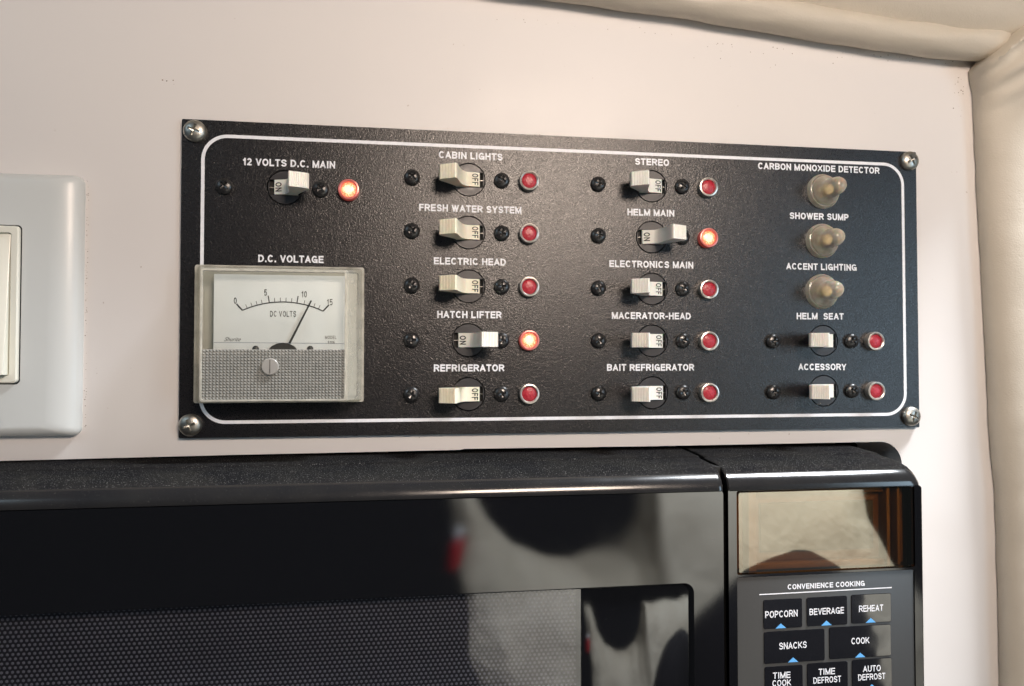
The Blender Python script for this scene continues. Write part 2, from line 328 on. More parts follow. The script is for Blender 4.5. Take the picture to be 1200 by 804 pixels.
sp_ += [(130+R_()*90, -52+R_()*R_()*5, .08+.18*R_(), .01) for _ in range(14)]
sp_ += [(352+R_()*6, -38+R_()*R_()*40, .1+.25*R_(), .01) for _ in range(18)]
sp_ += [(-60+R_()*400, -40+R_()*170, .05+.12*R_(), .01) for _ in range(25)]
link('grime', flecks_me(sp_, O), M_dirt, O, wall, kind='stuff')

# ------------------------------------------------------------ padded vinyl trim
def sweep_me(path, prof, fn=None):
    """path: (x, z, h, scale); prof: (a, b) offsets across the path: a in the wall plane, b outwards"""
    loops = []
    for i, (x, z, h, s) in enumerate(path):
        p, q = path[max(i-1, 0)], path[min(i+1, len(path)-1)]; t = Vector((q[0]-p[0], q[1]-p[1])).normalized(); n = Vector((-t.y, t.x))
        loops.append([P(x+n.x*a*s, z+n.y*a*s, h+b*s) + (fn(i, k) if fn else Vector()) for k, (a, b) in enumerate(prof)])
    return loops_me(loops, True, True, True, 60)
def interp(tab, t):
    for a, b in zip(tab, tab[1:]):
        if t <= b[0]:
            f = (t-a[0])/(b[0]-a[0]); f = max(0, f)
            return [a[k]+(b[k]-a[k])*f for k in range(1, len(a))]
    return list(tab[-1][1:])
def wob(p, amp, sc_): return (noise.noise(p*sc_))*amp
# top roll
tab = [(-260, -89), (-60, -80), (60, -72.5), (135, -66.5), (172, -64.4), (210, -61.9), (246, -58.7), (271, -56.5), (313, -52.6), (340, -51.4), (356, -51.1), (372, -51.5)]
path = []
for i in range(150):
    x = -260+i*(632/149); z = interp(tab, x)[0] + .5*noise.noise(Vector((x*.03, 3, 1))); e = max(0, (x-362)/14)
    path.append((x, z, 7.2, .82*(1-.45*e*e)))
prof = [(8.6*math.cos(a)*(1 if math.sin(a) > 0 else 1), 8.6+10*math.sin(a)-8.6) for a in [2*math.pi*k/28 for k in range(28)]]
roll = link('vinyl_trim_roll', sweep_me(path, prof, lambda i, k: Vector((0, -.0009, .0004))*noise.noise(Vector((i*.21, k*.35, 7)))), M_vinyl, O)
roll['label'] = 'cream padded vinyl roll running along the top edge of the wall'; roll['category'] = 'trim'
# side pad
stab = [(-60, 372, 12), (-56, 368, 14), (-49, 361, 18), (-41, 353.6, 22), (-36, 354.2, 24), (-30, 355.8, 25), (10, 357, 26), (90, 360.5, 26), (129, 361.7, 26), (145, 362.8, 26), (160, 364.3, 26), (180, 364.8, 26), (208, 365.2, 26), (330, 366, 26)]
loops = []
for i in range(170):
    t = i/169; z = -60+390*t**1.35; xl, hw = interp(stab, z); xl += 5.5; xl += .35*noise.noise(Vector((z*.09, 1, 4))); xr = 409
    if z < -38: xr = 383+ (z+60)*1.18
    c = (xl+xr)/2; a = (xr-xl)/2; lp = []
    for k in range(40):
        th = 2*math.pi*k/40; ct, st = math.cos(th), math.sin(th)
        x = c+a*math.copysign(abs(ct)**.8, ct); h = 3.4+10.6*math.copysign(abs(st)**1.0, st)*min(1, (z+64)/22+.35)
        if z < -6 and st > 0:                         # pinched folds fanning from the mitred corner
            f = max(0, (-20-z)/30); d = (x*17+z*22)/27.8; h += 1.9*min(1, f*1.6)*(1-abs(math.sin(d*.36+.9+.4*math.sin(x*.21))))**1.3*2.6 + min(1, f*1.5)*5.5
        h += .5*noise.noise(Vector((x*.05, z*.03, 2)))
        lp.append(P(x, z+(0 if z > -38 else -(x-xl)*.30*min(1, (-38-z)/14)), h))
    loops.append(lp)
pad = link('vinyl_side_pad', loops_me(loops, True, True, True, 70), M_vinyl, O)
pad['label'] = 'cream padded vinyl trim going down the right edge of the wall with creased top corner'; pad['category'] = 'trim'
# ceiling pad, starting at the seam above the roll
bm = bmesh.new(); rows = []
for i in range(90):
    x = -260+i*(680/89); zr = interp(tab, x)[0]-4.6; zr += 3.0*min(1, max(0, (x-290)/60)); row = []
    for k in range(16):
        s = k/15; z = zr+1.2-45*s-9*math.sin(s*math.pi/2)+.9*noise.noise(Vector((x*.03, s*2, 5))); h = 9+8*math.sin(min(1, s*5)*math.pi/2)+ (s*s)*50
        row.append(bm.verts.new(P(x, z, h)))
    rows.append(row)
for a, b in zip(rows, rows[1:]):
    for k in range(15): bm.faces.new((a[k], a[k+1], b[k+1], b[k]))
r = bmesh.ops.extrude_face_region(bm, geom=bm.faces[:])
for v in r['geom']:
    if isinstance(v, bmesh.types.BMVert): v.co += Vector((0, 0, .02))
ceil = link('padded_headliner', done(bm, True, 60), M_vinyl, O)
ceil['label'] = 'cream vinyl padded ceiling panel above the trim roll at top right'; ceil['category'] = 'headliner'

# ------------------------------------------------------------ light switch plate
C = P(-78, 129, 0); sp = thing('light_switch', 'white wall plate with ivory rocker switch at the left edge', 'light switch', C)
def lp(loops, C): return [[p-C for p in l] for l in loops]
X0, X1, Z0, Z1 = -118, -37.3, 24.8, 128.6
steps = [(0, 0), (.1, 2.0), (.5, 2.9), (1.4, 3.8), (4.5, 5.6), (8.5, 6.3), (10.5, 6.5)]
link('plate', loops_me(lp([rrect(X0+d, X1-d, Z0+d*.35, Z1-d*.35, 3.0, h) for d, h in steps], C), smooth=True, angle=50), M_switch, C, sp)
fx0, fx1, fz0, fz1 = -95, -57.9, 46.4, 107.6
link('rocker_frame', loops_me(lp([rrect(fx0, fx1, fz0, fz1, 1.6, 6.5), rrect(fx0+.1, fx1-.1, fz0+.1, fz1-.1, 1.6, 7.6), rrect(fx0+.6, fx1-.6, fz0+.6, fz1-.6, 1.4, 8), rrect(fx0+2.7, fx1-2.7, fz0+2.7, fz1-2.7, 1.0, 8), rrect(fx0+3.0, fx1-3.0, fz0+2.9, fz1-2.9, 1.0, 7.6), rrect(fx0+3.1, fx1-3.1, fz0+3, fz1-3, 1.0, 6.7)], C), smooth=True, angle=30), M_rocker, C, sp)
link('frame_gap', loops_me(lp([rrect(fx0-.45, fx1+.45, fz0-.45, fz1+.45, 1.8, 6.4), rrect(fx0-.45, fx1+.45, fz0-.45, fz1+.45, 1.8, 6.56)], C), smooth=False), M_well, C, sp)
bm = bmesh.new(); rw = []
for (z, h) in ((fz0+3.3, 7.1), (fz0+5, 7.3), (77, 9.0), (fz1-5, 11.4), (fz1-3.3, 11.2)):
    rw.append([bm.verts.new(P(x, z, hh)-C) for x, hh in ((fx0+3.4, 6.6), (fx0+3.4, h-.3), (fx0+3.8, h), (fx1-3.8, h), (fx1-3.4, h-.3), (fx1-3.4, 6.6))])
for a, b in zip(rw, rw[1:]):
    for k in range(5): bm.faces.new((a[k], a[k+1], b[k+1], b[k]))
bm.faces.new(rw[0]); bm.faces.new(rw[-1])
link('rocker', done(bm, True, 40), M_rocker, C, sp)

# ------------------------------------------------------------ breaker panel
BP = P(165, 130.3, 0); panel = thing('breaker_panel', 'black electrical switch panel with white lettering, switches, red indicator lights and meter', 'switch panel', BP)
H = 2.4
ROW = [20.8, 43.7, 66.9, 90.1, 113.2]
breakers = [(40.9, ROW[0]+6.0, 'on')]
for k in range(5): breakers.append((117.5, ROW[k], 'on' if k == 3 else 'off'))
for k in range(5): breakers.append((199.5, ROW[k], 'on' if k == 1 else 'off'))
for k in (3, 4): breakers.append((281.7, ROW[k]-.4, 'off'))
holes = [circle(x, z, 7.35, H) for x, z, _ in breakers]
W_, H_ = 330, 130.3
fp = link('faceplate', fill_me([p-BP for p in rrect(0, W_, 0, H_, .6, H)], [[p-BP for p in l] for l in holes], 2.3), M_plate, BP, panel)
# thin white frame line
a, b = rrect(7.6, 323.6, 5.7, 124.7, 10.5, H+.05, 12), rrect(9.0, 322.2, 7.1, 123.3, 9.1, H+.05, 12)
link('border_line', loops_me(lp([a, b], BP), cap1=False, smooth=False), M_white, BP, panel)
def label(s, x0, x1, z, cap=3.05, name='lettering', m=None, h=H+.05, par=None, **k):
    return link(name, sign_me(s, x1-x0, cap, .215, **k), m or M_white, P((x0+x1)/2, z, h), par or panel)
for s, x0, x1, z in (('12 VOLTS D.C. MAIN', 24.0, 61.2, 16.6), ('D.C. VOLTAGE', 30.4, 56.7, 56.6),
    ('CABIN LIGHTS', 104.6, 132.2, 10.4), ('FRESH WATER SYSTEM', 96.3, 140.5, 33.4), ('ELECTRIC HEAD', 102.6, 133.7, 56.2), ('HATCH LIFTER', 104.1, 131.8, 79.1), ('REFRIGERATOR', 102.7, 133, 102),
    ('STEREO', 191.9, 207.8, 9.9), ('HELM MAIN', 188.3, 210.1, 32.7), ('ELECTRONICS MAIN', 179.9, 218.9, 55.9), ('MACERATOR-HEAD', 181, 217.6, 78.9), ('BAIT REFRIGERATOR', 178.7, 219, 101.9),
    ('CARBON MONOXIDE DETECTOR', 250.3, 311, 9.6), ('SHOWER SUMP', 265.6, 295, 32.1), ('ACCENT LIGHTING', 263.7, 298.8, 55.5), ('HELM  SEAT', 268.6, 292, 78.4), ('ACCESSORY', 269.2, 293, 101.8)):
    label(s, x0, x1, z)
# breaker = well + disc (with slot) > lever > lettering
well_me = lathe_me([(7.4, H-.3), (7.4, .15), (0, .15)], 40)
disc_me = fill_me(circle(0, 0, 6.85, H-.05), [rrect(-6.3, 6.3, -3.25, 3.25, .3, H-.05, 2)], 2.0)
mark_me = box_me(3.4, 6.3, -.09, .09, H-1.0, H-.93)
def lever_poly(on):
    top = [(4.9 if not on else 4.3, -1.8), (4.75 if not on else 4.2, .35), (4.4 if not on else 3.9, .75), (-.6, 1.5), (-1.4, 1.9), (-2.3, 2.9), (-3.1, 4.4), (-3.9, 6.6), (-4.6, 9.2), (-5.3, 12.0), (-5.8, 14.0), (-6.2, 15.0), (-6.6, 15.4)]
    ribs = []; x0, h0, x1, h1 = -6.9, 15.45, -12.9, 11.9; n = 10
    for i in range(n):
        f = i/n; g = (i+.6)/n; ribs += [(x0+(x1-x0)*f, h0+(h1-h0)*f), (x0+(x1-x0)*g, h0+(h1-h0)*g)]
        e = (i+.8)/n; ribs += [(x0+(x1-x0)*e+.1, h0+(h1-h0)*e-.24)]
    low = [(x1, h1), (-13.1, 11.3), (-13.2, 10.4), (-12.6, 9.0), (-10.8, 7.0), (-8.4, 4.2), (-6.0, 1.0), (-5.4, -.6), (-5.2, -1.8)]
    p = top+ribs+low
    if on: p = [(-x, h) for x, h in p]; 
    if on:
        a = math.radians(8.5); p = [((x)*math.cos(a)-(h+9)*math.sin(a), x*math.sin(a)+(h+9)*math.cos(a)-9) for x, h in p]
        p = [(x+1.1, max(h, -2.0)) for x, h in p]
    return [(x, h+H-.05) for x, h in p]
lev = {k: extrude_me(lever_poly(k == 'on'), 6.1) for k in ('on', 'off')}
txt = {'off': sign_me('OFF', 4.9, 2.7, .17, .2, rot=1), 'on': sign_me('ON', 3.8, 2.6, .18, .2, rot=1)}
def lever_top(x, on):
    p = lever_poly(on); cand = []
    for (ax, ah), (bx, bh) in zip(p, p[1:]+p[:1]):
        if min(ax, bx) <= x <= max(ax, bx) and abs(bx-ax) > 1e-6: cand.append(ah+(bh-ah)*(x-ax)/(bx-ax))
    return max(cand)
for (x, z, st) in breakers:
    loc = P(x, z, 0); on = st == 'on'
    bodyo = link('breaker', disc_me, M_disc, loc, panel)
    link('breaker_well', well_me, M_well, loc, panel)
    mk = link('centre_mark', mark_me, M_steel, loc, bodyo); mk.scale.x = -1 if on else 1
    white = x > 190 or (x < 60) or on
    me = lev[st].copy(); me.materials.clear()
    lv = link('switch_lever', me, M_lever2 if white else M_lever, loc, bodyo, label=('ivory' if not white else 'white')+' breaker lever thrown to '+('ON, tilted right' if on else 'OFF, tilted left'))
    if x > 250: continue                       # here the raised grip hides the printed tab
    tx = 2.7 if not on else -2.5; e = .4
    sl = (lever_top(tx+e, on)-lever_top(tx-e, on))/(2*e)
    lv.rotation_euler.y = 0
    tme = txt[st].copy(); lift = .14
    for v in tme.vertices: v.co.y += -sl*v.co.x
    tob = link('lever_lettering', tme, M_ink, loc+P(tx, 0, lever_top(tx, on)+lift), bodyo)
cr = [(5+R_()*320, 4+R_()*122, .06+.16*R_()**3, H+.01) for _ in range(90)] + [(228.5, 28.6, .32, H), (257.5, 97, .2, H), (277+R_()*3, 119, .3, H), (284, 119.3, .3, H), (280, 118.6, .22, H), (122.5, 107, .2, H)]
link('dust_crumbs', flecks_me(cr, BP), M_crumb, BP, panel, kind='stuff')
# screws
bs = screw_me(3.35, H+.9, 1.55, 1.75, .42, 1.3); cs = screw_me(4.5, H+.9, 2.1, 2.2, .42, 1.6)
spots = [(16.9, 27.3), (55.5, 27.2)]
for k in range(5): spots += [(93.3, ROW[k]), (131.8, ROW[k])]
for k in range(5): spots += [(174.8, ROW[k]), (213.6, ROW[k]-.2)]
for k in (3, 4): spots += [(256.6, ROW[k]), (295.4, ROW[k]-.3)]
for x, z in spots:
    o = link('screw', bs, M_scr, P(x, z, 0), panel); o.rotation_euler.y = random.uniform(0, 1.57)
for x, z, a in ((5.2, 5.0, .35), (326.0, 4.6, 1.1), (325.3, 125.0, .4), (4.6, 124.9, 1.25)):
    o = link('corner_screw', cs, M_steel, P(x, z, 0), panel, label='silver pan head screw at a corner of the black panel'); o.rotation_euler.y = a
# indicator lights
bez = lathe_me([(4.35, H), (4.35, H+2.6), (4.2, H+2.95), (3.75, H+3.05), (3.35, H+2.85), (3.25, H+2.3), (3.2, H+1.6)], 40)
lens = lathe_me([(3.22, H+1.6), (3.2, H+1.95), (2.6, H+2.25), (1.6, H+2.45), (0, H+2.55)], 32)
lights = [(67.0, 27.3, 1)] + [(143.6, ROW[k], k == 3) for k in range(5)] + [(225.3, ROW[k], k == 1) for k in range(5)] + [(306.4, ROW[k]-.2, 0) for k in (3, 4)]
lensoff = P(0, 0, H+2.3)
lens_l = lens.copy(); lens_l.transform(Matrix.Translation(-lensoff))
for x, z, lit in lights:
    mb = bez.copy() if lit else bez
    if lit: mb.materials.clear()
    o = link('indicator_light', mb, M_bezel_glow if lit else M_bezel, P(x, z, 0), panel, label='glowing red indicator light, switched on' if lit else 'unlit red indicator light in a silver ring')
    lm = lens_l.copy() if lit else lens_l
    if lit: lm.materials.clear()
    link('lens', lm, M_lit if lit else M_red, P(x, z, 0)+lensoff, o)
# rubber boots
boot = lathe_me([(8.0, H), (8.05, H+.8), (7.5, H+1.2), (7.35, H+2.2), (6.8, H+2.4), (6.7, H+3.4), (6.05, H+3.7), (5.8, H+4.5), (4.75, H+5.2), (4.3, H+6.2), (4.15, H+8), (4.1, H+10.5), (3.8, H+12.3), (3.0, H+13.8), (1.6, H+14.7), (0, H+15)], 44, 60)
tog = lathe_me([(2.7, H), (2.7, H+4.6), (2.3, H+5.2), (0, H+5.3)], 24)
for k, (x, z) in enumerate(((281.9, 20.6), (281.3, 43.6), (281.0, 67.0))):
    b_ = link('rubber_boot', boot, M_boot, P(x, z, 0), panel, label='yellowed clear rubber boot covering a push button')
    b_.rotation_euler = (math.radians(-1.5+k), 0, math.radians(2-2*k))
    link('push_button', tog, M_toggle, P(x, z, 0), b_)

# ------------------------------------------------------------ voltmeter (part of the panel)
MC = P(39.7, 89, H)
def ML(ls): return [[p-MC for p in l] for l in ls]
bx = (6.3, 73.1, 60.2, 115.7, H); fx = (11.5, 67.9, 62.7, 115.2, 18)
def mrect(f, inset=0, r=1.0):
    g = [bx[i]+(fx[i]-bx[i])*f for i in range(4)]; return rrect(g[0]+inset, g[1]-inset, g[2]+inset, g[3]-inset, r, H+(18-H)*f, 4)
volt = link('voltmeter', loops_me(ML([mrect(0), mrect(.12), mrect(.96), mrect(1, .5)]), cap1=False, smooth=True, angle=30), M_case, MC, panel, label='square clear plastic voltmeter with white dial and ribbed lower half')
link('case_rim', loops_me(ML([mrect(1, .5), rrect(12.0, 67.4, 63.2, 114.7, 1, 18.15, 4), rrect(12.6, 66.8, 63.8, 114.1, .8, 18.15, 4), rrect(12.7, 66.7, 63.9, 114.0, .8, 17.6, 4)]), cap1=False, smooth=False), M_rim, MC, volt)
link('back_flange', loops_me(ML([rrect(5.9, 73.5, 59.8, 116.1, 1, H, 4), rrect(5.9, 73.5, 59.8, 116.1, 1, H+1.3, 4), rrect(8.2, 71.2, 62, 114, 1, H+1.3, 4), rrect(8.4, 71, 62.2, 113.8, 1, H+.4, 4)]), cap1=True, smooth=False), M_rim, MC, volt)
link('case_back', box_me(9-39.7, 70.4-39.7, 62.4-89, 113.6-89, .5, 1.6, .2), mat('pale_case_back', (.60, .59, .54), .4, vary=(80, (.50, .49, .44), .8)), MC, volt)
link('dial_block', box_me(15.6-39.7, 65.7-39.7, 64.6-89, 113-89, .3, 8.3, .2), M_rim, MC, volt)
link('dial', box_me(15.2-39.7, 66.1-39.7, 64.3-89, 94.5-89, 8.35, 8.6, .08), M_dial, MC, volt)
HD = H+8.62
# scale arc centred below
cxs, czs = 41.9, 75.2; half = 15.7; sag = 3.55; Rr = (half**2+sag**2)/(2*sag); amax = math.asin(half/Rr); ccz = czs+Rr
def arc(a, r=Rr): return (cxs+r*math.sin(a), ccz-r*math.cos(a))
link('scale_arc', ribbon_me([tuple(Vector(arc(-amax+2*amax*i/40)) - Vector((39.7, 89))) for i in range(41)], .42, HD+.05-H), M_ink, MC, volt)
bm = bmesh.new()
for i in range(16):
    a = -amax+2*amax*(i/15); major = i % 5 == 0
    if i in (0, 15): d0 = (-.72, -.80) if i == 0 else (.72, -.80); L_ = 3.4
    else: d = Vector((math.sin(a), -math.cos(a))); d0 = (d.x*1.0, d.y); L_ = 2.9 if major else 1.7
    # the scale crowds towards its ends like the photographed dial
    am = a
    if 0 < i < 5: am = -amax+2*amax*(i/15)*.93
    if 10 < i < 15: am = amax-2*amax*((15-i)/15)*.93
    p = Vector(arc(am))-Vector((39.7, 89)); q = p+Vector(d0).normalized()*L_; n_ = Vector((-(q-p).y, (q-p).x)).normalized()*(.28 if i in (0, 15) else .2 if major else .11)
    bm.faces.new([bm.verts.new(P(u.x, u.y, HD+.07-H)) for u in (p+n_, q+n_, q-n_, p-n_)])
link('scale_ticks', done(bm), M_ink, MC, volt)
def dt(s, x, z, wd, cap, bold=0, sh=0, m=None): link('dial_lettering', text_me(s, wd, cap, bold, sh) if sh else sign_me(s, wd, cap, .13, .22), m or M_ink, P(x, z, HD+.06), volt)
dt('0', 23.4, 74.9, 1.1, 2.5); dt('5', 35.0, 71.5, 1.1, 2.5); dt('10', 50.1, 72.0, 2.1, 2.5); dt('15', 60.2, 75.1, 2.2, 2.5)
dt('DC VOLTS', 41.9, 80.0, 10.1, 2.3); dt('Shurite', 22.5, 90.3, 6.4, 1.7, 0, .55); dt('MODEL', 60.7, 89.4, 4.5, 1.3, .01); dt('8106', 60.9, 91.4, 2.7, 1.15, .01)
link('dial_line', ribbon_me([(15.4-39.7, 91.6-89), (66-39.7, 91.9-89)], .18, HD+.05-H), mat('grey_print', (.22, .25, .33), .5, vary=(500, (.3, .3, .36), .5)), MC, volt)
# needle and hub
p, q = Vector((44.7-39.7, 91.9-89)), Vector((53.1-39.7, 74.6-89)); d = (q-p).normalized(); n_ = Vector((-d.y, d.x))
bm = bmesh.new(); vs = []
for u, wd in ((p, .42), (q, .28)):
    for s in (1, -1):
        for hh in (1.2, 1.6): vs.append(bm.verts.new(P(u.x+n_.x*wd*s, u.y+n_.y*wd*s, HD-H+hh)))
for f in ((0, 1, 5, 4), (2, 3, 7, 6), (1, 3, 7, 5), (0, 2, 6, 4), (0, 1, 3, 2), (4, 5, 7, 6)): bm.faces.new([vs[i] for i in f])
link('needle', done(bm), M_needle, MC, volt)
hub = [(-5.6, 0), (-4.4, -1.3), (-2.4, -2.3), (0, -2.7), (2.4, -2.3), (4.4, -1.3), (5.6, 0)]
link('needle_hub', loops_me([[P(x+42-39.7, z+94.3-89, HD-H+.1) for x, z in hub], [P(x*.97+42-39.7, z*.97+94.3-89, HD-H+1.1) for x, z in hub]], smooth=False), M_needle, MC, volt)
for x in (31.4, 52.6): link('dial_screw', lathe_me([(1.3, .1), (1.2, .6), (.6, .9), (0, 1)], 20), M_needle, P(x, 94.1, HD), volt)
# front window and ribbed lower cover
link('front_window', box_me(13.2-39.7, 66.2-39.7, 64.4-89, 94.2-89, 17.2-H, 17.7-H), M_cover, MC, volt)
bm = bmesh.new(); nx, nz = 42, 17; x0, x1, z0, z1 = 12.6, 66.9, 94.4, 114.2; dx, dz = (x1-x0)/nx, (z1-z0)/nz; hb = 17.3
gridv = [[bm.verts.new(P(x0+i*dx, z0+j*dz, hb)-MC) for i in range(nx+1)] for j in range(nz+1)]
for j in range(nz):
    for i in range(nx):
        c4 = (gridv[j][i], gridv[j][i+1], gridv[j+1][i+1], gridv[j+1][i]); t_ = bm.verts.new(P(x0+(i+.5)*dx, z0+(j+.5)*dz, hb+.62)-MC)
        for k in range(4): bm.faces.new((c4[k], c4[(k+1) % 4], t_))
link('ribbed_cover', done(bm), M_prism, MC, volt, kind='stuff')
link('ribbed_backing', box_me(13-39.7, 66.4-39.7, 94.6-89, 113.6-89, 12-H, 12.4-H), mat('grey_backing', (.30, .30, .28), .4, vary=(60, (.22, .22, .21), .7)), MC, volt)
ks = link('adjuster_screw', lathe_me([(3.3, -.5), (3.3, .9), (3.0, 1.15), (0, 1.2)], 28), mat('grey_plastic', (.34, .33, .31), .35, vary=(200, (.28, .27, .26), .5)), P(38.3, 101.2, 17.5), volt)
link('screw_slot', box_me(-.12, .12, -2.7, 2.7, 1.2, 1.26), M_ink, P(38.3, 101.2, 17.5), volt)

# ------------------------------------------------------------ microwave oven
MO = P(70, 330, 0); oven = thing('microwave_oven', 'black built-in microwave oven with dark mesh window and keypad below the switch panel', 'microwave', MO)
def OL(ls): return [[p-MO for p in l] for l in ls]
F = 40.0
# top profile (z, h) from the back over the shoulder to the front face
def shell_me(x0, x1, r_right=False):
    prof = [(137.9, -20), (139.0, 5), (139.6, 16), (139.7, 16.6), (140.3, 17.0), (140.4, 18), (141.0, 28), (142.2, 33.5), (144.0, 36.8), (146.2, 38.8), (148.3, 39.7), (149.6, F), (150.6, F)]
    return prof
def top_cap(name, x0, x1, lbl=None, corner=0):
    bm = bmesh.new(); prof = shell_me(0, 0)
    n = 7; cols_ = [x0, x0+.5, x0+1.2] + [x0+(x1-x0)*k/n for k in range(1, n)] + [x1-6, x1-4, x1-2, x1-.8, x1]
    rows_ = []
    for x in cols_:
        d = max(0, (x0+.8-x)/.8)*.5 + (max(0, (x1-.5-x1+0))*0); row = []
        for z, h in prof:
            zz, hh = z, h
            if corner:
                e = max(0, (x-(x1-6))/6); drop = 6*(1-math.sqrt(max(0, 1-e*e))); hh = h-drop*.2*(h/F if h > 0 else 0); zz = z+drop*.9
            elif x > x1-.6: hh -= .4; zz += .3
            if x < x0+.3: hh -= .4; zz += .3
            row.append(bm.verts.new(P(x, zz, hh)-MO))
        rows_.append(row)
    for a, b in zip(rows_, rows_[1:]):
        for k in range(len(prof)-1): bm.faces.new((a[k], a[k+1], b[k+1], b[k]))
    for row in (rows_[0], rows_[-1]):
        c = bm.verts.new(P(row is rows_[0] and x0 or x1, 156, -20)-MO); c2 = bm.verts.new(row[-1].co+Vector((0, 0, -.004)))
        bm.faces.new(row+[c2, c])
    me = done(bm, True, 35); me.materials.append(M_dusty); me.materials.append(M_lip)
    for p in me.polygons:
        if p.center.y*-1000 > 35.5: p.material_index = 1
    return link(name, me, None, MO, oven, label=lbl)
XG0, XG1 = 215.3, 217.4
top_cap('door_top', -160, XG0, 'dusty rounded top edge of the oven door')
top_cap('panel_top', XG1, 302.2, 'dusty rounded top edge of the control panel', 1)
# door front: glossy frame with rounded opening
wx1, wz0 = 203.0, 185.9
o_ = rrect(-160, XG0, 150.3, 330, (1, 1.4, 2, 2), F, 5); i_ = rrect(-120, wx1, wz0, 300, (4, 4, 4, 4), F, 5)
bm = bmesh.new(); me_ = fill_me([p-MO for p in o_], [[p-MO for p in i_]], 18)
door = link('door', me_, M_gloss, MO, oven)
link('door_bevel', loops_me(OL([rrect(-120, wx1, wz0, 300, 4, F+.03, 8), rrect(-119.6, wx1-.35, wz0+.3, 299.7, 3.8, F-.15, 8), rrect(-119.2, wx1-1.6, wz0+.9, 299.2, 3.4, F-1.6, 8), rrect(-119, wx1-2.2, wz0+1.2, 299, 3.2, F-3.0, 8)]), cap1=False, smooth=True, angle=60), M_gloss, MO, door)
link('door_glass', box_me(-119.5-70, 158.0-70, wz0+.5-330, 299.5-330, F-2.2, F-1.9), M_glass, MO, door)
link('glass_surround', box_me(158.0-70, wx1-1.5-70, wz0+.9-330, 299.5-330, F-3.4, F-1.75, .25), M_gloss, MO, door)
link('window_mesh', box_me(-119-70, 159-70, wz0+.2-330, 299.5-330, F-7.2, F-6.6), M_mesh, MO, door)
# raised dots of the perforated sheet: thousands of them, one object
verts, faces = [], []; px_ = 1.78; j = 0; z = wz0+.7
while z < 236:
    x = -56+(px_/2 if j % 2 else 0)
    while x < 157.6:
        b0 = len(verts); c = Vector((x-70, z-330))
        for k in range(6):
            a = math.pi/3*k+math.pi/6; verts.append(P(c.x+.56*math.cos(a), c.y+.56*math.sin(a), F-6.58))
        for k in range(6):
            a = math.pi/3*k+math.pi/6; verts.append(P(c.x+.38*math.cos(a), c.y+.38*math.sin(a), F-6.3))
        faces.append([b0+6+k for k in range(6)]); faces += [[b0+k, b0+(k+1) % 6, b0+6+(k+1) % 6, b0+6+k] for k in range(6)]
        x += px_
    z += px_*.866; j += 1
me_ = bpy.data.meshes.new('dots'); me_.from_pydata(verts, [], faces); me_.update()
link('mesh_dots', me_, M_dot, MO, door, kind='stuff')
# dark slot between door and control panel
link('door_gap', box_me(XG0-70, XG1-70, 142-330, 330-330, -20, 33), M_well, MO, oven)
# control panel body
dsp = (221.3, 298.0, 150.9, 183.3); kp = (220.8, 298.0, 184.6, 332)
bm = bmesh.new()
o_ = rrect(XG1, 301.4, 150.3, 331.5, (.5, 1, 1, 1), F, 6)
cp = link('control_panel', fill_me([p-MO for p in o_], [[p-MO for p in rrect(dsp[0]-.4, dsp[1]+.4, dsp[2]-.4, dsp[3]+.4, 1.0, F, 4)], [p-MO for p in rrect(kp[0], kp[1], kp[2], 330.5, .8, F, 4)]], 2.2), M_gloss, MO, oven)
ro = [rrect(XG1, 301.4+d, 150.3-.0, 331.5, (.5, 1+d, 1, 1), h, 6) for d, h in ((0, F), (.5, F-.25), (.9, F-.9), (1.0, F-2), (.8, 0), (.8, -20))]
link('side_panel', loops_me(OL(ro), cap1=False, smooth=True, angle=50), M_gloss, MO, oven)
dw = link('display_window', loops_me(OL([rrect(dsp[0], dsp[1], dsp[2], dsp[3], .9, F-1.5, 4), rrect(dsp[0], dsp[1], dsp[2], dsp[3], .9, F-.2, 4), rrect(dsp[0]+.4, dsp[1]-.4, dsp[2]+.4, dsp[3]-.4, .8, F+.1, 4)]), smooth=True, angle=30), M_amber, MO, oven, label='amber tinted display window')
link('recess_back', box_me(XG1+.5-70, 301-70, 151-330, 331-330, 20, F-8.5), M_well, MO, oven)
M_brown = mat('brown_display_tray', (.17, .105, .045), .45, vary=(60, (.10, .06, .026), .7))
for x0, x1, z0, z1, h0, h1 in ((221, 298.4, 150.6, 183.6, F-8.4, F-7.6), (227, 230.2, 151, 183.2, F-7.5, F-2.2), (287.4, 288.8, 151, 183.2, F-7.5, F-2.2), (292.6, 293.8, 151, 183.2, F-7.5, F-2.8), (230.2, 287.4, 151, 153.2, F-7.5, F-4), (230.2, 287.4, 181, 183.2, F-7.5, F-4)):
    link('display_tray' if x1-x0 > 70 else 'tray_rib', box_me(x0-70, x1-70, z0-330, z1-330, h0, h1, .15), M_brown, MO, dw)
link('display_module', box_me(234-70, 284-70, 157-330, 177-330, F-7.5, F-6, .3), M_disc, MO, dw)
mb = link('keypad', box_me(kp[0]+.25-70, kp[1]-.25-70, kp[2]+.25-330, 330.3-330, F-1.5, F-.35, .2), M_memb, MO, oven)
HK = F-.35
def otext(s, x0, x1, z0, z1, par=None, nm='key_lettering', h=HK+.32, t=.165, **k):
    return link(nm, sign_me(s, x1-x0, z1-z0, t, .12, **k), M_white, P((x0+x1)/2, (z0+z1)/2, h), par or oven)
otext('CONVENIENCE COOKING', 242.4, 275.9, 188.35, 190.45, mb, 'heading_lettering', HK+.06, .2)
link('heading_line', ribbon_me([(230.3-259, 0), (287.9-259, -.25)], .42, 0), M_white, P(259, 191.9, HK+.06), mb)
